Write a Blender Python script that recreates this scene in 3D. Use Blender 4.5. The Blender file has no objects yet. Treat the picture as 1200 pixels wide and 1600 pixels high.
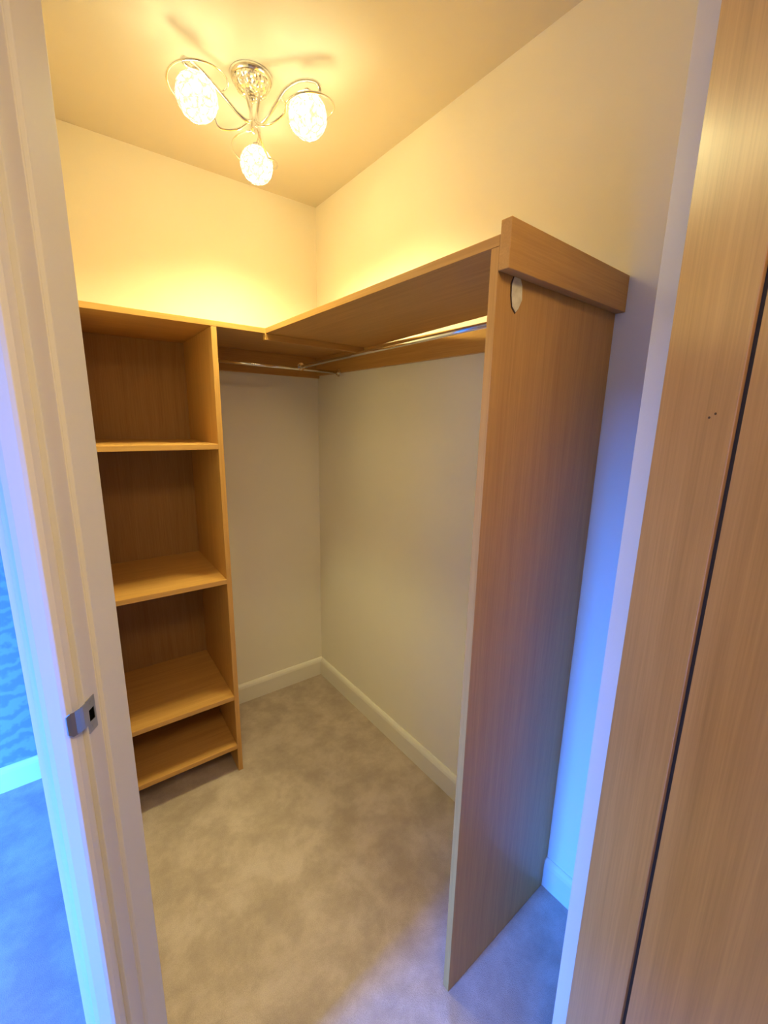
import bpy, bmesh, math, random
from mathutils import Vector, Matrix
from math import sin, cos, pi, radians

scene = bpy.context.scene
COL = scene.collection

# ------------------------------------------------------------------ camera
cam_data = bpy.data.cameras.new('camera')
cam = bpy.data.objects.new('camera', cam_data)
COL.objects.link(cam)
scene.camera = cam
cam.location = (-1.0867, -1.9473, 1.4385)
cam.rotation_euler = (1.3582, -0.0191, -0.6602)
cam_data.sensor_fit = 'VERTICAL'
cam_data.sensor_height = 36.0
cam_data.lens = 657.3 / 1600 * 36.0
cam_data.clip_start = 0.01

# ------------------------------------------------------------------ light, exposure
scene.view_settings.view_transform = 'Standard'
scene.view_settings.look = 'None'
scene.view_settings.gamma = 1.0
scene.view_settings.use_curve_mapping = False
scene.view_settings.exposure = 0.0

LAMP_COL = (0.90, 0.80, 0.35)
LAMP_W = 1.75
SPOT_W = 76.0
GLOBE_GLOW = 1.6
DAY_COL = (0.04, 0.22, 1.0)
DAY_W = 1350.0
DAY2_W = 4200.0
FILL_W = 20.0
FILL_COL = (1.0, 0.71, 0.32)

world = bpy.data.worlds.new('world')
scene.world = world
world.use_nodes = True
world.node_tree.nodes['Background'].inputs[0].default_value = (0.12, 0.38, 1.0, 1)
world.node_tree.nodes['Background'].inputs[1].default_value = 0.3

day = bpy.data.lights.new('window_daylight', 'AREA')
day.shape = 'RECTANGLE'
day.size = 0.9      # y extent
day.size_y = 0.8   # z extent
day.energy = DAY_W
day.color = DAY_COL
day_o = bpy.data.objects.new('window_daylight', day)
COL.objects.link(day_o)
day_o.location = (-6.6, -1.3, 2.75)
day_o.rotation_euler = (Vector((-0.6, -1.5, 0.7)) - Vector(day_o.location)).to_track_quat('-Z', 'Y').to_euler()

day2 = bpy.data.lights.new('added_window_daylight', 'AREA')  # light added through an unseen extra window to turn the bedroom corner blue
day2.shape = 'RECTANGLE'; day2.size = 1.4; day2.size_y = 1.2
day2.energy = DAY2_W; day2.color = DAY_COL
day2_o = bpy.data.objects.new('added_window_daylight', day2)
COL.objects.link(day2_o)
day2_o.location = (-3.1, -5.6, 2.4)
day2_o.rotation_euler = (Vector((-1.5, -0.2, 0.3)) - Vector(day2_o.location)).to_track_quat('-Z', 'Y').to_euler()

# warm fill light added outside the doorway to brighten panel and lower walls
lob = bpy.data.lights.new('added_warm_fill', 'AREA')
lob.shape = 'DISK'; lob.size = 0.6; lob.energy = FILL_W; lob.color = FILL_COL
lob_o = bpy.data.objects.new('added_warm_fill', lob)
COL.objects.link(lob_o)
lob_o.location = (-1.0, -2.3, 2.2)

# ------------------------------------------------------------------ materials
def new_mat(name):
    m = bpy.data.materials.new(name)
    m.use_nodes = True
    nt = m.node_tree
    return m, nt, nt.nodes['Principled BSDF']

def coords(nt, scale=(1, 1, 1), kind='Object'):
    tc = nt.nodes.new('ShaderNodeTexCoord')
    mp = nt.nodes.new('ShaderNodeMapping')
    mp.inputs['Scale'].default_value = scale
    nt.links.new(tc.outputs[kind], mp.inputs['Vector'])
    return mp.outputs['Vector']

def noise(nt, vec, scale, detail=3, rough=0.5, dist=0.0):
    n = nt.nodes.new('ShaderNodeTexNoise')
    n.inputs['Scale'].default_value = scale
    n.inputs['Detail'].default_value = detail
    n.inputs['Roughness'].default_value = rough
    n.inputs['Distortion'].default_value = dist
    nt.links.new(vec, n.inputs['Vector'])
    return n.outputs['Fac']

def ramp(nt, fac, stops):
    r = nt.nodes.new('ShaderNodeValToRGB')
    e = r.color_ramp.elements
    while len(e) < len(stops):
        e.new(0.5)
    for el, (p, c) in zip(e, stops):
        el.position = p
        el.color = (*c, 1)
    nt.links.new(fac, r.inputs['Fac'])
    return r.outputs['Color']

def bump(nt, bsdf, h, strength, dist):
    b = nt.nodes.new('ShaderNodeBump')
    b.inputs['Strength'].default_value = strength
    b.inputs['Distance'].default_value = dist
    nt.links.new(h, b.inputs['Height'])
    nt.links.new(b.outputs['Normal'], bsdf.inputs['Normal'])

def paint(name, col, rough=0.8, var=0.04):
    m, nt, b = new_mat(name)
    v = coords(nt)
    n = noise(nt, v, 2.5, 4)
    c = ramp(nt, n, [(0.3, tuple(x * (1 - var) for x in col)), (0.7, col)])
    nt.links.new(c, b.inputs['Base Color'])
    b.inputs['Roughness'].default_value = rough
    b.inputs['Specular IOR Level'].default_value = 0.25
    bump(nt, b, noise(nt, v, 180, 2), 0.12, 0.001)
    return m

def wood(name, dark, light, axis, rough=0.42, spec=0.4, streak=1.0):
    """laminate with fine grain running along one axis"""
    m, nt, b = new_mat(name)
    s = [9.0, 9.0, 9.0]
    s[axis] = 0.45
    v = coords(nt, tuple(s))
    n1 = noise(nt, v, 5.0, 5, 0.6, 0.4)
    s2 = [60.0, 60.0, 60.0]
    s2[axis] = 1.3
    v2 = coords(nt, tuple(s2))
    n2 = noise(nt, v2, 5.0, 3, 0.6)
    mx = nt.nodes.new('ShaderNodeMix')
    mx.inputs[0].default_value = 0.5
    nt.links.new(n1, mx.inputs[2])
    nt.links.new(n2, mx.inputs[3])
    d = 0.16 / streak
    c = ramp(nt, mx.outputs[0], [(0.5 - d, dark), (0.5 + d, light)])
    nt.links.new(c, b.inputs['Base Color'])
    b.inputs['Roughness'].default_value = rough
    b.inputs['Specular IOR Level'].default_value = spec
    bump(nt, b, n2, 0.08, 0.001)
    return m

M_wall = paint('cream_wall_paint', (0.86, 0.83, 0.76))
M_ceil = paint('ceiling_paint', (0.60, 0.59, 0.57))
M_gloss = paint('white_gloss_trim', (0.80, 0.78, 0.74), 0.35, 0.02)
M_jamb = paint('white_frame_paint', (0.74, 0.71, 0.66), 0.45, 0.05)
OAK_D, OAK_L = (0.47, 0.245, 0.07), (0.60, 0.335, 0.105)
M_oak_z = wood('oak_laminate_upright', OAK_D, OAK_L, 2)
M_oak_x = wood('oak_laminate_along_x', OAK_D, OAK_L, 0)
M_oak_y = wood('oak_laminate_along_y', OAK_D, OAK_L, 1)
M_oak_back = wood('shaded_oak_backing', (0.26, 0.13, 0.045), (0.34, 0.185, 0.07), 2, 0.6, 0.3)  # oak darkened so its colour carries the shade inside the unit
M_door = wood('oak_veneer_door', (0.38, 0.195, 0.07), (0.54, 0.295, 0.115), 2, 0.3, 0.7, 0.9)

M_door.node_tree.nodes['Principled BSDF'].inputs['Coat Weight'].default_value = 1.0
M_door.node_tree.nodes['Principled BSDF'].inputs['Coat Roughness'].default_value = 0.24
m, nt, b = new_mat('groove_shade_paint'); M_groove_shade = m  # near-black colour puts shade into the door groove
b.inputs['Base Color'].default_value = (0.03, 0.018, 0.012, 1); b.inputs['Roughness'].default_value = 0.7

m, nt, b = new_mat('chrome'); M_chrome = m
b.inputs['Base Color'].default_value = (0.86, 0.85, 0.83, 1)
b.inputs['Metallic'].default_value = 1.0; b.inputs['Roughness'].default_value = 0.12
m, nt, b = new_mat('brushed_steel'); M_steel = m
b.inputs['Base Color'].default_value = (0.46, 0.46, 0.46, 1)
b.inputs['Metallic'].default_value = 1.0; b.inputs['Roughness'].default_value = 0.38
m, nt, b = new_mat('hole_shade_black'); M_black = m  # black that stands in for shade inside the latch opening
b.inputs['Base Color'].default_value = (0.004, 0.004, 0.004, 1); b.inputs['Roughness'].default_value = 0.9
b.inputs['Specular IOR Level'].default_value = 0.0
m, nt, b = new_mat('cream_filler'); M_patch = m
v = coords(nt); n = noise(nt, v, 60, 3)
nt.links.new(ramp(nt, n, [(0.35, (0.62, 0.55, 0.40)), (0.65, (0.80, 0.74, 0.58))]), b.inputs['Base Color'])
b.inputs['Roughness'].default_value = 0.7
m, nt, b = new_mat('chipped_edge'); M_chip = m
b.inputs['Base Color'].default_value = (0.07, 0.035, 0.015, 1); b.inputs['Roughness'].default_value = 0.9

# carpet
m, nt, b = new_mat('beige_carpet'); M_carpet = m
v = coords(nt)
patch = noise(nt, v, 7.5, 5, 0.65, 0.15)
fine = noise(nt, v, 420, 2, 0.7)
col1 = ramp(nt, patch, [(0.36, (0.44, 0.355, 0.31)), (0.48, (0.50, 0.41, 0.36)), (0.52, (0.53, 0.435, 0.385)), (0.64, (0.61, 0.51, 0.46))])
col2 = ramp(nt, fine, [(0.3, (0.72, 0.72, 0.72)), (0.7, (1.0, 1.0, 1.0))])
mm = nt.nodes.new('ShaderNodeMix'); mm.data_type = 'RGBA'; mm.blend_type = 'MULTIPLY'
mm.inputs[0].default_value = 0.8
nt.links.new(col1, mm.inputs[6]); nt.links.new(col2, mm.inputs[7])
nt.links.new(mm.outputs[2], b.inputs['Base Color'])
b.inputs['Roughness'].default_value = 1.0
b.inputs['Specular IOR Level'].default_value = 0.05
b.inputs['Sheen Weight'].default_value = 0.15
hh = nt.nodes.new('ShaderNodeMath'); hh.operation = 'ADD'
nt.links.new(patch, hh.inputs[0]); nt.links.new(fine, hh.inputs[1])
bump(nt, b, hh.outputs[0], 0.55, 0.004)

# damask wallpaper
m, nt, b = new_mat('damask_wallpaper'); M_paper = m
v = coords(nt)
w = nt.nodes.new('ShaderNodeTexWave'); w.wave_type = 'RINGS'
w.inputs['Scale'].default_value = 5; w.inputs['Distortion'].default_value = 9
w.inputs['Detail'].default_value = 4; w.inputs['Detail Scale'].default_value = 2.6
nt.links.new(v, w.inputs['Vector'])
nt.links.new(ramp(nt, w.outputs['Fac'], [(0.2, (0.20, 0.24, 0.25)), (0.8, (0.28, 0.33, 0.34))]), b.inputs['Base Color'])
b.inputs['Roughness'].default_value = 0.6

# glowing crinkled globe: glass that lets the bulb through unevenly and glows itself
m, nt, b = new_mat('lit_crinkled_glass'); M_globe = m
nt.nodes.remove(b)
out = nt.nodes['Material Output']
v = coords(nt)
vo = nt.nodes.new('ShaderNodeTexVoronoi'); vo.feature = 'DISTANCE_TO_EDGE'; vo.inputs['Scale'].default_value = 48
nt.links.new(v, vo.inputs['Vector'])
tcol = ramp(nt, vo.outputs['Distance'], [(0.05, (0.42, 0.42, 0.42)), (0.28, (1, 1, 1))])
tr = nt.nodes.new('ShaderNodeBsdfTransparent'); nt.links.new(tcol, tr.inputs['Color'])
em = nt.nodes.new('ShaderNodeEmission')
ecol = ramp(nt, vo.outputs['Distance'], [(0.02, (0.62, 0.44, 0.20)), (0.20, (1.0, 0.90, 0.70))])
nt.links.new(ecol, em.inputs['Color']); em.inputs['Strength'].default_value = GLOBE_GLOW
ad = nt.nodes.new('ShaderNodeAddShader')
nt.links.new(tr.outputs[0], ad.inputs[0]); nt.links.new(em.outputs[0], ad.inputs[1])
nt.links.new(ad.outputs[0], out.inputs['Surface'])

m, nt, b = new_mat('bulb_glow'); M_bulb = m
b.inputs['Emission Color'].default_value = (1.0, 0.85, 0.6, 1); b.inputs['Emission Strength'].default_value = 20

m, nt, b = new_mat('cut_crystal'); M_crystal = m
b.inputs['Base Color'].default_value = (0.95, 0.92, 0.86, 1)
b.inputs['Metallic'].default_value = 0.85; b.inputs['Roughness'].default_value = 0.18
v = coords(nt)
vo = nt.nodes.new('ShaderNodeTexVoronoi'); vo.inputs['Scale'].default_value = 90
nt.links.new(v, vo.inputs['Vector'])
bump(nt, b, vo.outputs['Distance'], 1.0, 0.006)

# ------------------------------------------------------------------ mesh helpers
def bx(bm, x0, x1, y0, y1, z0, z1):
    vs = [bm.verts.new((x, y, z)) for z in (z0, z1) for y in (y0, y1) for x in (x0, x1)]
    for f in ((0, 2, 3, 1), (4, 5, 7, 6), (0, 1, 5, 4), (1, 3, 7, 5), (3, 2, 6, 7), (2, 0, 4, 6)):
        bm.faces.new([vs[i] for i in f])

def prism(bm, poly, z0, z1):
    """vertical prism over a plan polygon"""
    lo = [bm.verts.new((x, y, z0)) for x, y in poly]
    hi = [bm.verts.new((x, y, z1)) for x, y in poly]
    k = len(poly)
    bm.faces.new(list(reversed(lo))); bm.faces.new(hi)
    for i in range(k):
        bm.faces.new([lo[i], lo[(i + 1) % k], hi[(i + 1) % k], hi[i]])

def sweep_profile(bm, prof, a, b_):
    """profile [(offset across, z)] swept from plan point a to b_; across = left-hand normal of the direction"""
    a = Vector(a); b_ = Vector(b_)
    d = (b_ - a).normalized(); nn = Vector((-d.y, d.x))
    r0 = [bm.verts.new((a.x + nn.x * o, a.y + nn.y * o, z)) for o, z in prof]
    r1 = [bm.verts.new((b_.x + nn.x * o, b_.y + nn.y * o, z)) for o, z in prof]
    k = len(prof)
    bm.faces.new(r0); bm.faces.new(list(reversed(r1)))
    for i in range(k):
        bm.faces.new([r0[i], r1[i], r1[(i + 1) % k], r0[(i + 1) % k]])

def catmull(pts, sub=8):
    P = [Vector(p) for p in pts]
    P = [P[0] * 2 - P[1]] + P + [P[-1] * 2 - P[-2]]
    o = []
    for i in range(1, len(P) - 2):
        for k in range(sub):
            t = k / sub
            a, b_, c, d = P[i - 1:i + 3]
            o.append(0.5 * ((2 * b_) + (c - a) * t + (2 * a - 5 * b_ + 4 * c - d) * t * t + (3 * b_ - a - 3 * c + d) * t ** 3))
    o.append(P[-2])
    return o

def tube(bm, pts, r, seg=10, r1=None, closed=False):
    P = [Vector(p) for p in pts]
    k = len(P)
    rings = []
    up = None
    for i, p in enumerate(P):
        if closed:
            t = (P[(i + 1) % k] - P[i - 1]).normalized()
        else:
            t = (P[min(i + 1, k - 1)] - P[max(i - 1, 0)]).normalized()
        if up is None:
            up = t.orthogonal().normalized()
        up = (up - t * up.dot(t)).normalized()
        s = t.cross(up)
        rr = r if r1 is None else r + (r1 - r) * i / (k - 1)
        rings.append([bm.verts.new(p + (up * cos(2 * pi * j / seg) + s * sin(2 * pi * j / seg)) * rr) for j in range(seg)])
    m_ = k if closed else k - 1
    for i in range(m_):
        A = rings[i]; B = rings[(i + 1) % k]
        for j in range(seg):
            bm.faces.new([A[j], A[(j + 1) % seg], B[(j + 1) % seg], B[j]])
    if not closed:
        bm.faces.new(list(reversed(rings[0]))); bm.faces.new(rings[-1])

def lathe(bm, prof, seg=32, origin=(0, 0, 0)):
    ox, oy, oz = origin
    rings = []
    for r, z in prof:
        if r < 1e-6:
            rings.append([bm.verts.new((ox, oy, oz + z))])
        else:
            rings.append([bm.verts.new((ox + r * cos(2 * pi * j / seg), oy + r * sin(2 * pi * j / seg), oz + z)) for j in range(seg)])
    for A, B in zip(rings, rings[1:]):
        for j in range(seg):
            j2 = (j + 1) % seg
            if len(A) == 1 and len(B) == 1:
                continue
            if len(A) == 1:
                bm.faces.new([A[0], B[j], B[j2]])
            elif len(B) == 1:
                bm.faces.new([A[j], A[j2], B[0]])
            else:
                bm.faces.new([A[j], A[j2], B[j2], B[j]])

def obj(name, bm, mat, parent=None, bev=0.0, smooth=False):
    bmesh.ops.recalc_face_normals(bm, faces=bm.faces[:])
    me = bpy.data.meshes.new(name)
    bm.to_mesh(me); bm.free()
    me.materials.append(mat)
    if smooth:
        for p in me.polygons:
            p.use_smooth = True
    o = bpy.data.objects.new(name, me)
    COL.objects.link(o)
    if parent is not None:
        o.parent = parent
    if bev:
        md = o.modifiers.new('bevel', 'BEVEL')
        md.width = bev; md.segments = 2; md.limit_method = 'ANGLE'; md.angle_limit = radians(35)
    return o

def box_obj(name, x0, x1, y0, y1, z0, z1, mat, parent=None, bev=0.0):
    bm = bmesh.new(); bx(bm, x0, x1, y0, y1, z0, z1)
    return obj(name, bm, mat, parent, bev)

def struct(o):
    o['kind'] = 'structure'
    return o

def thing(name, label, cat, loc=(0, 0, 0), rz=0.0, group=None):
    o = bpy.data.objects.new(name, None)
    COL.objects.link(o)
    o.location = loc; o.rotation_euler = (0, 0, rz); o.empty_display_size = 0.1
    o['label'] = label; o['category'] = cat
    if group:
        o['group'] = group
    return o

# ------------------------------------------------------------------ dimensions
H = 2.4
WA = -0.0306                      # the back wall is a touch out of square
SL, SD, ST = 1.4157, 0.4442, 0.018   # run of the right shelf, its depth, board thickness
HS = 1.754                        # top of the hanging shelf
DA = 0.436                        # depth of shelf and shelving on the back wall
XU = 0.5997
ang = radians(55)
U = Vector((cos(ang), sin(ang))); N = Vector((U.y, -U.x))
P0 = Vector((-1.0935, -1.2923))   # bedroom-side edge of the left door lining
W_OP = 0.782
STOP = 0.0067
REB = 0.0289                      # depth of the rebate
LIN = 0.086                       # whole lining depth
def pl(s, t):                     # s into the closet along U, t across the opening along N
    v_ = P0 + U * s + N * t
    return (v_.x, v_.y)
TR = W_OP + 2 * STOP              # rebate face to rebate face

# ------------------------------------------------------------------ floor (closet part finely meshed so that the carpet can ruck)
bm = bmesh.new()
nx, ny = 150, 230
X0, X1, Y0, Y1 = -1.30, 0.0, -2.2, 0.06
def ruck(x, y):
    z = 0.0
    # a small fold of carpet running out from the foot of the end panel
    ax, ay = -0.452, -1.440; bx_, by_ = -0.60, -1.60
    dx, dy = bx_ - ax, by_ - ay; L2 = dx * dx + dy * dy
    t = max(0, min(1, ((x - ax) * dx + (y - ay) * dy) / L2))
    d2 = (x - ax - dx * t) ** 2 + (y - ay - dy * t) ** 2
    z += 0.006 * math.exp(-d2 / 0.00028) * math.sin(pi * min(1, t * 0.85 + 0.15)) 
    ax, ay = -0.475, -1.425; bx_, by_ = -0.62, -1.30
    dx, dy = bx_ - ax, by_ - ay; L2 = dx * dx + dy * dy
    t = max(0, min(1, ((x - ax) * dx + (y - ay) * dy) / L2))
    d2 = (x - ax - dx * t) ** 2 + (y - ay - dy * t) ** 2
    z += 0.003 * math.exp(-d2 / 0.0004) * math.sin(pi * min(1, t * 0.85 + 0.15))
    return z
g = [[bm.verts.new((X0 + (X1 - X0) * i / nx, Y0 + (Y1 - Y0) * j / ny, ruck(X0 + (X1 - X0) * i / nx, Y0 + (Y1 - Y0) * j / ny))) for i in range(nx + 1)] for j in range(ny + 1)]
for j in range(ny):
    for i in range(nx):
        bm.faces.new([g[j][i], g[j][i + 1], g[j + 1][i + 1], g[j + 1][i]])
def quad(x0, x1, y0, y1):
    bm.faces.new([bm.verts.new(c) for c in ((x0, y0, 0), (x1, y0, 0), (x1, y1, 0), (x0, y1, 0))])
quad(-4.0, X0, -4.2, 0.06); quad(X0, 0.7, -4.2, Y0); quad(X1, 0.7, Y0, 0.06)
fl = struct(obj('floor', bm, M_carpet, smooth=True))

# ceiling and walls
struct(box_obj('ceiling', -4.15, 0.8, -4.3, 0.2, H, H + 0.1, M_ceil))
bm = bmesh.new()
def wb(x, off=0.0):
    return (x, -x * 0.0306 + off)
prism(bm, [wb(-1.16), wb(0.1), wb(0.1, 0.12), wb(-1.16, 0.12)], 0, H)
struct(obj('wall_back', bm, M_wall))
bm = bmesh.new()
bx(bm, -4.15, -1.16, 0.0355, 0.15, 0, H)
struct(obj('wall_bedroom_back', bm, M_paper))
struct(box_obj('wall_right', 0.0, 0.1, -1.955, 0.0, 0, H, M_wall))
bm = bmesh.new()
prism(bm, [(-1.06, 0.0324), (-1.06, -1.205), pl(LIN, -0.02), pl(0.0, -0.02), pl(0.0, -0.046), (-1.155, -1.245), (-1.155, 0.0353)], 0, H)
struct(obj('wall_left', bm, M_wall))
# wall holding the doorway, right of it and above it
bm = bmesh.new()
prism(bm, [pl(LIN, TR + 0.02), pl(LIN, TR + 0.75), pl(0, TR + 0.75), pl(0, TR + 0.02)], 0, H)
struct(obj('wall_front', bm, M_wall))
bm = bmesh.new()
prism(bm, [pl(LIN, -0.02), pl(LIN, TR + 0.02), pl(0, TR + 0.02), pl(0, -0.02)], 2.02, H)
struct(obj('wall_over_door', bm, M_wall))
# bedroom shell behind the camera
M_bed = paint('darkened_bedroom_paint', (0.30, 0.31, 0.32))  # darkened to cut blue bounce from the unseen bedroom walls
bm = bmesh.new()
bx(bm, -4.15, -4.0, -4.3, -1.75, 0, H); bx(bm, -4.15, -4.0, -0.75, 0.0355, 0, H)
bx(bm, -4.15, -4.0, -1.75, -0.75, 0, 0.9); bx(bm, -4.15, -4.0, -1.75, -0.75, 2.1, H)
struct(obj('wall_bedroom_left', bm, M_bed))
struct(box_obj('wall_daylight_blocker', -1.80, -1.70, -4.2, -1.68, 0, H, M_bed))  # unseen wall added to keep daylight off the open door
bm = bmesh.new()
bx(bm, -4.0, -3.5, -4.3, -4.2, 0, H); bx(bm, -2.2, 0.75, -4.3, -4.2, 0, H)
bx(bm, -3.5, -2.2, -4.3, -4.2, 0, 0.9); bx(bm, -3.5, -2.2, -4.3, -4.2, 2.1, H)
struct(obj('wall_bedroom_front', bm, M_bed))
bm = bmesh.new()
for a_ in ((-3.5, -3.45, 0.9, 2.1), (-2.25, -2.2, 0.9, 2.1), (-3.45, -2.25, 0.9, 0.95), (-3.45, -2.25, 2.05, 2.1)):
    bx(bm, a_[0], a_[1], -4.28, -4.22, a_[2], a_[3])
struct(obj('added_window_2', bm, M_gloss))  # unseen window added so blue light reaches the bedroom wall and floor
struct(box_obj('wall_bedroom_right', 0.1, 0.2, -4.2, -2.12, 0, H, M_bed))
bm = bmesh.new()
for a_ in ((-1.75, -1.70, 0.9, 2.1), (-0.80, -0.75, 0.9, 2.1), (-1.70, -0.80, 0.9, 0.95), (-1.70, -0.80, 2.05, 2.1)):
    bx(bm, -4.13, -4.06, *a_)
struct(obj('window_1', bm, M_gloss))

# baseboards
HB = 0.1014
PROF = [(0, 0), (0.015, 0), (0.015, HB - 0.022), (0.0125, HB - 0.012), (0.008, HB - 0.004), (0.004, HB), (0, HB)]
def baseboard(name, a_, b_):
    bm = bmesh.new(); sweep_profile(bm, PROF, a_, b_)
    o = struct(obj(name, bm, M_gloss)); return o
baseboard('baseboard_right', (0, -1.94), (0, -0.016))
bm = bmesh.new()
sweep_profile(bm, PROF, wb(-0.0001), wb(-XU + 0.0005))
struct(obj('baseboard_back', bm, M_gloss))
bm = bmesh.new()
sweep_profile(bm, PROF, (-1.156, 0.0355), (-3.99, 0.0355))
struct(obj('baseboard_bedroom_back', bm, M_gloss))
a2 = Vector(pl(LIN, TR + 0.03)); 
baseboard('baseboard_front', tuple(a2), (-0.002, a2.y + (-0.002 - a2.x) / N.x * N.y))

# ------------------------------------------------------------------ door lining, architraves (the diagonal doorway)
def lining(side):
    """plan outline of one jamb: rebate, small moulded step, stop"""
    if side == 'l':
        f = lambda s, t: pl(s, t)
    else:
        f = lambda s, t: pl(s, TR - t)
    return [f(0, -0.02), f(0, 0), f(REB, 0), f(REB + 0.0, STOP * 0.35), f(REB + 0.002, STOP), f(LIN, STOP), f(LIN, -0.02)]
for k, side in ((1, 'l'), (2, 'r')):
    bm = bmesh.new(); prism(bm, lining(side), 0, 2.0)
    o = struct(obj('trim_%d' % k, bm, M_jamb, bev=0.0012))
    if k == 1:
        lining_left = o
bm = bmesh.new()
prism(bm, [pl(0, -0.02), pl(LIN, -0.02), pl(LIN, TR + 0.02), pl(0, TR + 0.02)], 2.0, 2.02)
struct(obj('trim_3', bm, M_jamb))
# architrave round the bedroom side: left, right, head
def arch(f):
    return [f(0, -0.0078), f(-0.014, -0.0078), f(-0.0205, -0.0105), f(-0.0218, -0.016), f(-0.0218, -0.034),
            f(-0.0195, -0.043), f(-0.015, -0.050), f(-0.012, -0.0565), f(0, -0.0565)]
bm = bmesh.new(); prism(bm, arch(lambda s, t: pl(s, t)), 0, 2.06)
arch_l = struct(obj('trim_4', bm, M_gloss, bev=0.001))
bm = bmesh.new(); prism(bm, arch(lambda s, t: pl(s, TR - t)), 0, 2.06)
struct(obj('trim_5', bm, M_gloss, bev=0.001))
bm = bmesh.new(); prism(bm, [pl(0, -0.0078), pl(-0.0218, -0.0078), pl(-0.0218, TR + 0.0078), pl(0, TR + 0.0078)], 2.01, 2.06)
struct(obj('trim_6', bm, M_gloss, bev=0.001))

# latch keep on the left lining (plate, lip and hole)
def pv(s, t, z):
    x, y = pl(s, t); return (x, y, z)
def slab(bm, s0, s1, t0, t1, z0, z1):
    vs = [bm.verts.new(pv(s, t, z)) for z in (z0, z1) for t in (t0, t1) for s in (s0, s1)]
    for f in ((0, 2, 3, 1), (4, 5, 7, 6), (0, 1, 5, 4), (1, 3, 7, 5), (3, 2, 6, 7), (2, 0, 4, 6)):
        bm.faces.new([vs[i] for i in f])
ZP = 1.025
bm = bmesh.new()
# plate with a real opening: four strips round the hole
slab(bm, 0.0005, 0.0185, 0.0002, 0.0014, ZP + 0.009, ZP + 0.0255)
slab(bm, 0.0005, 0.0185, 0.0002, 0.0014, ZP - 0.0255, ZP - 0.009)
slab(bm, 0.0005, 0.0040, 0.0002, 0.0014, ZP - 0.009, ZP + 0.009)
slab(bm, 0.0150, 0.0185, 0.0002, 0.0014, ZP - 0.009, ZP + 0.009)
# curved lip towards the bedroom
zs0, zs1 = ZP - 0.011, ZP + 0.024
prof = [(0.0005, 0.0014), (-0.006, 0.0012), (-0.012, 0.0002), (-0.018, -0.0018), (-0.0225, -0.005), (-0.0245, -0.009)]
lo = []; hi = []
for i, (s, t) in enumerate(prof):
    cut = 0.004 if i == len(prof) - 1 else 0.0
    lo.append((pv(s, t, zs0 + cut), pv(s, t - 0.0012, zs0 + cut)))
    hi.append((pv(s, t, zs1 - cut), pv(s, t - 0.0012, zs1 - cut)))
L = [[bm.verts.new(c) for c in (lo[i][0], lo[i][1], hi[i][1], hi[i][0])] for i in range(len(prof))]
for A, B in zip(L, L[1:]):
    for j in range(4):
        bm.faces.new([A[j], A[(j + 1) % 4], B[(j + 1) % 4], B[j]])
bm.faces.new(L[0]); bm.faces.new(list(reversed(L[-1])))
keep = obj('latch_keep', bm, M_steel, lining_left)
keep['label'] = 'brushed steel latch keep with curved lip'
bm = bmesh.new(); slab(bm, 0.0040, 0.0150, 0.0001, 0.0006, ZP - 0.009, ZP + 0.009)  # black slab painted as the shade of the hole
h = obj('latch_hole_shade', bm, M_black, keep)
bm = bmesh.new()
for zz in (ZP + 0.018, ZP - 0.018):
    c = Vector(pv(0.0095, 0.0014, zz)); nn = Vector((N.x, N.y, 0))
    tube(bm, [c, c + nn * 0.0006], 0.0026, 12)
obj('screw', bm, M_steel, keep)

# ------------------------------------------------------------------ open oak door, hinged on the right lining
QS, QT = -0.003, TR - 0.040       # visible hinge-side corner of the leaf
GAP = 0.118                       # distance to the vertical groove
DW = 0.775
bm = bmesh.new()
f = lambda s, t: pl(QS - s, QT + t)
prism(bm, [f(0, 0), f(GAP - 0.0042, 0), f(GAP - 0.0042, 0.012), f(GAP + 0.0042, 0.012), f(GAP + 0.0042, 0), f(DW, 0), f(DW, 0.038), f(0, 0.038)], 0.008, 1.985)
door = struct(obj('door_1', bm, M_door, bev=0.0008))
bm = bmesh.new()
prism(bm, [f(GAP - 0.0041, 0.0035), f(GAP + 0.0041, 0.0035), f(GAP + 0.0041, 0.0119), f(GAP - 0.0041, 0.0119)], 0.009, 1.984)
gr = obj('groove', bm, M_groove_shade, door); gr['label'] = 'dark strip standing in for shade in the vertical groove'
bm = bmesh.new()
for (s, z) in ((0.0815, 1.449), (0.089, 1.453)):
    x, y = f(s, -0.0003); c = Vector((x, y, z)); nn = Vector((-N.x, -N.y, 0))
    tube(bm, [c + nn * -0.0006, c + nn * 0.0002], 0.0013, 8)
kn = obj('dark_fleck', bm, M_chip, door)
# butt hinges between leaf and lining
for z in (0.25, 1.0, 1.75):
    bm = bmesh.new()
    x, y = pl(-0.006, TR - 0.0035)
    tube(bm, [(x, y, z - 0.038), (x, y, z + 0.038)], 0.0045, 12)
    obj('hinge', bm, M_steel, door)

# ------------------------------------------------------------------ shelving unit on the back wall
unit = thing('shelving_unit', 'tall open oak-effect shelving unit with four shelves, left of the bare back wall', 'shelving', (0, 0, 0), WA)
XL = -1.056 - 0.0
ux0, ux1 = -1.052, -XU
zt = HS - ST - 0.0005
UT = 0.018
for (xa, xb) in ((ux0, ux0 + UT), (ux1 - UT, ux1)):
    bm = bmesh.new()
    bx(bm, xa, xb, -DA, -0.0015, 0.001, zt)
    obj('side_panel', bm, M_oak_z, unit, bev=0.0009)
for z in (1.3487, 0.8466, 0.3516, 0.1256):
    bm = bmesh.new()
    bx(bm, ux0 + UT, ux1 - UT, -DA + 0.0005, -0.008, z - ST, z)
    obj('shelf', bm, M_oak_x, unit, bev=0.0009)
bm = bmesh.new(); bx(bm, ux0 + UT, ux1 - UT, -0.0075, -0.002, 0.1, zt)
obj('back_panel', bm, M_oak_back, unit)

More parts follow.
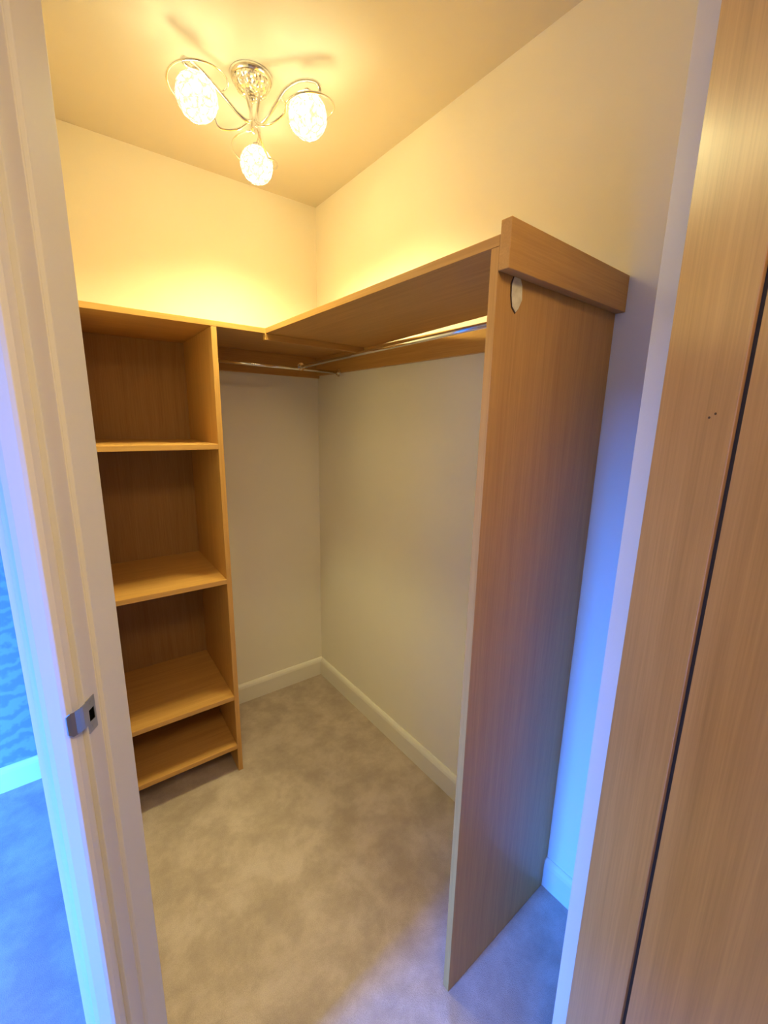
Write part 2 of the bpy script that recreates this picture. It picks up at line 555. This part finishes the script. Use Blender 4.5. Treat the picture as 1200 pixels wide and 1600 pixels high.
# ------------------------------------------------------------------ corner shelf (L shape) with cleats
shelf = thing('corner_shelf', 'L-shaped oak-effect top shelf running round both walls above the rails', 'shelf', (0, 0, HS))
def rot_pt(x, y):
    return (x * cos(WA) - y * sin(WA), x * sin(WA) + y * cos(WA))
bm = bmesh.new()
# board on the back wall, slightly out of square with it
p1 = rot_pt(-1.056, -0.001); p2 = (-0.002, p1[1] + (p1[0] + 0.002) * -0.0306)
prism(bm, [rot_pt(-1.056, -0.0015), rot_pt(-0.003, -0.0015), (-0.003, -DA + 0.003), rot_pt(-SD + 0.0, -DA), rot_pt(-1.056, -DA)], -ST, 0)
obj('shelf_board', bm, M_oak_x, shelf, bev=0.0009)
bm = bmesh.new()
yj = rot_pt(-SD, -DA)[1]
prism(bm, [(-SD, yj - 0.0006), (-0.003, -DA + 0.0015), (-0.108, -SL - ST + 0.0005), (-SD, -SL - ST + 0.0005)], -ST, 0)
obj('shelf_board', bm, M_oak_y, shelf, bev=0.0009)
# cleat under the joint
bm = bmesh.new()
prism(bm, [(-SD - 0.003, yj - 0.003), (-0.024, -DA + 0.006), (-0.024, -DA + 0.028), (-SD - 0.003, yj + 0.018)], -ST - 0.022, -ST - 0.0003)
obj('joint_cleat', bm, M_oak_x, shelf, bev=0.0008)
# wall cleats
bm = bmesh.new()
prism(bm, [wb(-XU + 0.0012, -0.0015), wb(-0.001, -0.0015), wb(-0.001, -0.0195), wb(-XU + 0.0012, -0.0195)], -0.1135, -ST - 0.0003)
obj('wall_cleat', bm, M_oak_x, shelf, bev=0.0009)
bm = bmesh.new(); bx(bm, -0.0195, -0.0015, -SL + 0.001, -0.021, -0.103, -ST - 0.0003)
obj('wall_cleat', bm, M_oak_y, shelf, bev=0.0009)

# ------------------------------------------------------------------ end panel with fascia batten
endp = thing('end_panel', 'tall oak-effect end panel standing on the carpet with a batten across its top', 'panel', (-SD, -SL, 0))
bm = bmesh.new()
prof = [(0, 0.002), (SD - 0.0165, 0.002), (SD - 0.0165, HB + 0.002), (SD - 0.001, HB + 0.002), (SD - 0.001, HS - ST - 0.0005), (0, HS - ST - 0.0005)]
lo = [bm.verts.new((x, 0, z)) for x, z in prof]; hi = [bm.verts.new((x, -ST, z)) for x, z in prof]
bm.faces.new(lo); bm.faces.new(list(reversed(hi)))
for i in range(len(prof)):
    j = (i + 1) % len(prof)
    bm.faces.new([lo[i], lo[j], hi[j], hi[i]])
obj('panel_board', bm, M_oak_z, endp, bev=0.0009)
BT = 0.0226
bm = bmesh.new(); bx(bm, -0.001, SD - 0.002, -ST - BT, -ST - 0.0005, HS - 0.058, HS + 0.0205)
fas = obj('batten', bm, M_oak_x, endp, bev=0.0015)
for (x, z) in ((0.054, 1.713), (0.360, 1.709)):
    bm = bmesh.new()
    c = Vector((x, -ST - BT + 0.0003, z)); tube(bm, [c, c + Vector((0, -0.0006, 0))], 0.0035, 12)
    obj('screw_cap', bm, M_oak_z, fas)
# filler patch: pale elongated plug over a chipped hole
def plaque(bm, pts, y0, y1):
    a_ = [bm.verts.new((x, y0, z)) for x, z in pts]; b2 = [bm.verts.new((x, y1, z)) for x, z in pts]
    bm.faces.new(a_); bm.faces.new(list(reversed(b2)))
    for i in range(len(pts)):
        j = (i + 1) % len(pts); bm.faces.new([a_[i], a_[j], b2[j], b2[i]])
k0 = SD
pp = [(-0.398 + k0, 1.6965), (-0.380 + k0, 1.6965), (-0.3735 + k0, 1.686), (-0.371 + k0, 1.662), (-0.380 + k0, 1.646), (-0.3875 + k0, 1.6385), (-0.398 + k0, 1.647), (-0.4025 + k0, 1.665), (-0.4035 + k0, 1.684)]
bm = bmesh.new(); plaque(bm, pp, -ST - 0.0004, -ST - 0.0016)
pt = obj('filler_patch', bm, M_patch, endp, bev=0.0004); pt['label'] = 'pale cream patch with chipped dark rim'
cx_ = sum(p[0] for p in pp) / len(pp); cz_ = sum(p[1] for p in pp) / len(pp)
rim = [(cx_ + (x - cx_) * (1.16 if x < cx_ else 1.03) - 0.0012, cz_ + (z - cz_) * (1.09 if z < cz_ else 1.0)) for x, z in pp]
bm = bmesh.new(); plaque(bm, rim, -ST - 0.0001, -ST - 0.0007)
obj('chipped_rim', bm, M_chip, pt)

# ------------------------------------------------------------------ hanging rails
def rail(name, label, a_, b_, group):
    a_ = Vector(a_); b_ = Vector(b_)
    t = thing(name, label, 'clothes rail', a_, 0, group)
    d = (b_ - a_); bm = bmesh.new()
    tube(bm, [Vector((0, 0, 0)), d], 0.0068, 18)
    for f_ in bm.faces: f_.smooth = True
    obj('tube', bm, M_chrome, t)
    dn = d.normalized()
    for (p, sg) in ((Vector((0, 0, 0)), 1), (d, -1)):
        bm = bmesh.new()
        tube(bm, [p, p + dn * sg * 0.003], 0.0165, 20)
        tube(bm, [p + dn * sg * 0.003, p + dn * sg * 0.012], 0.0115, 20)
        obj('end_socket', bm, M_chrome, t)
    return t
ya = -0.234
rail('clothes_rail', 'chrome rail along the back wall from the shelving to the right wall', (-XU + 0.008, ya + 0.008, 1.652), (-0.0205, ya, 1.650), 'clothes rails')
rb = rail('clothes_rail', 'chrome rail under the right shelf ending at the tall end panel', (-0.225, -0.262, 1.655), (-0.225, -SL + 0.001, 1.674), 'clothes rails')

# ------------------------------------------------------------------ ceiling light
CX, CY = -0.515, -0.558
lamp = thing('ceiling_light', 'chrome three-arm ceiling light with curled arms and glowing round glass shades', 'ceiling light', (CX, CY, H))
bm = bmesh.new()
lathe(bm, [(0, 0), (0.060, 0), (0.060, -0.004), (0.056, -0.012), (0.052, -0.014)], 40)
obj('ceiling_plate', bm, M_chrome, lamp, smooth=True)
bm = bmesh.new()
lathe(bm, [(0.052, -0.013), (0.050, -0.022), (0.043, -0.034), (0.030, -0.043), (0.014, -0.048), (0, -0.049)], 40)
obj('crystal_dome', bm, M_crystal, lamp, smooth=True)
bm = bmesh.new()
lathe(bm, [(0, -0.047), (0.009, -0.048), (0.011, -0.054), (0.007, -0.062), (0, -0.064)], 20)
obj('finial', bm, M_chrome, lamp, smooth=True)

RS = 0.052
targets = [(-0.679, -0.586), (-0.417, -0.710), (-0.439, -0.391)]
HZ = 2.27 - H
for i, (tx, ty) in enumerate(targets):
    r_ = math.hypot(tx - CX, ty - CY); a_ = math.atan2(ty - CY, tx - CX)
    e1 = Vector((cos(a_), sin(a_), 0)); e2 = Vector((-sin(a_), cos(a_), 0)); ez = Vector((0, 0, 1))
    def L3(p):
        return e1 * p[0] + e2 * p[1] + ez * p[2]
    # main arm: down from the plate, through the hub, arching out and over the shade
    P = [(0.028, 0.0, -0.012), (0.020, 0.004, -0.055), (0.010, 0.006, -0.095), (0.016, 0.004, -0.118), (0.045, 0.0, -0.112),
         (0.085, -0.008, -0.085), (0.120, -0.014, -0.062), (r_ - 0.015, -0.012, -0.050), (r_ + 0.028, -0.002, -0.056), (r_ + 0.034, 0.008, -0.072),
         (r_ + 0.016, 0.008, -0.078), (r_, 0.0, HZ + RS + 0.004)]
    bm = bmesh.new(); tube(bm, catmull([L3(p) for p in P], 7), 0.0048, 10)
    obj('arm', bm, M_chrome, lamp, smooth=True)
    # curled decorative wire: from the hub out and round under the shade
    C_ = Vector((r_, 0, HZ))
    Q = [(0.010, -0.006, -0.112), (0.040, -0.022, -0.138), (0.085, -0.036, -0.150)]
    for k in range(12):
        th = -radians(150 - k * 31)
        rr = RS + 0.012 + 0.0016 * k
        Q.append((r_ + rr * cos(th), rr * sin(th), HZ + 0.000 + 0.0052 * k))
    bm = bmesh.new(); tube(bm, catmull([L3(p) for p in Q], 6), 0.0034, 8, 0.0024)
    obj('curl', bm, M_chrome, lamp, smooth=True)
    # holder, bulb, globe
    bm = bmesh.new(); c = L3((r_, 0, 0))
    lathe(bm, [(0, HZ + RS + 0.012), (0.010, HZ + RS + 0.010), (0.012, HZ + RS), (0.014, HZ + RS - 0.006), (0.014, HZ + RS - 0.009), (0, HZ + RS - 0.009)], 20, (c.x, c.y, 0))
    obj('lamp_holder', bm, M_chrome, lamp, smooth=True)
    bm = bmesh.new()
    bmesh.ops.create_icosphere(bm, subdivisions=4, radius=RS)
    rnd = random.Random(5 + i)
    for v_ in bm.verts:
        q = v_.co.normalized()
        k = 1 + 0.012 * sin(q.x * 23 + i) * sin(q.y * 19) + 0.010 * sin(q.z * 27 + q.x * 11)
        v_.co = v_.co * k
        v_.co.z *= 1.03
    for f_ in bm.faces: f_.smooth = True
    gl = obj('glass_shade', bm, M_globe, lamp); gl.location = L3((r_, 0, HZ))
    gl['label'] = 'glowing crinkled glass shade'
    # fine wire mesh round the globe
    bm = bmesh.new()
    for k in range(11):
        ax = Vector((rnd.gauss(0, 1), rnd.gauss(0, 1), rnd.gauss(0, 1))).normalized()
        s1 = ax.orthogonal().normalized(); s2 = ax.cross(s1)
        off = rnd.uniform(-0.5, 0.5) * RS
        R2 = math.sqrt((RS * 1.04) ** 2 - off ** 2)
        tube(bm, [ax * off + (s1 * cos(2 * pi * j / 36) + s2 * sin(2 * pi * j / 36)) * R2 for j in range(36)], 0.0005, 4, closed=True)
    obj('wire_mesh', bm, M_chrome, gl)
    bm = bmesh.new()
    lathe(bm, [(0, 0.022), (0.005, 0.020), (0.005, 0.0), (0.003, -0.006), (0, -0.008)], 12)
    o = obj('bulb', bm, M_bulb, gl, smooth=True)
    o.location = (0, 0, 0.018)
    ld = bpy.data.lights.new('bulb_light', 'POINT')
    ld.energy = LAMP_W; ld.color = LAMP_COL; ld.shadow_soft_size = 0.018
    lo_ = bpy.data.objects.new('bulb_light', ld); COL.objects.link(lo_)
    lo_.parent = gl; lo_.location = (0, 0, -0.008)
    sd = bpy.data.lights.new('added_down_fill', 'SPOT')  # spot added inside the globe to brighten floor and lower walls
    sd.energy = SPOT_W; sd.color = LAMP_COL; sd.shadow_soft_size = 0.045
    sd.spot_size = radians(136); sd.spot_blend = 1.0
    so_ = bpy.data.objects.new('added_down_fill', sd); COL.objects.link(so_)
    so_.parent = gl; so_.location = (0, 0, -0.012)
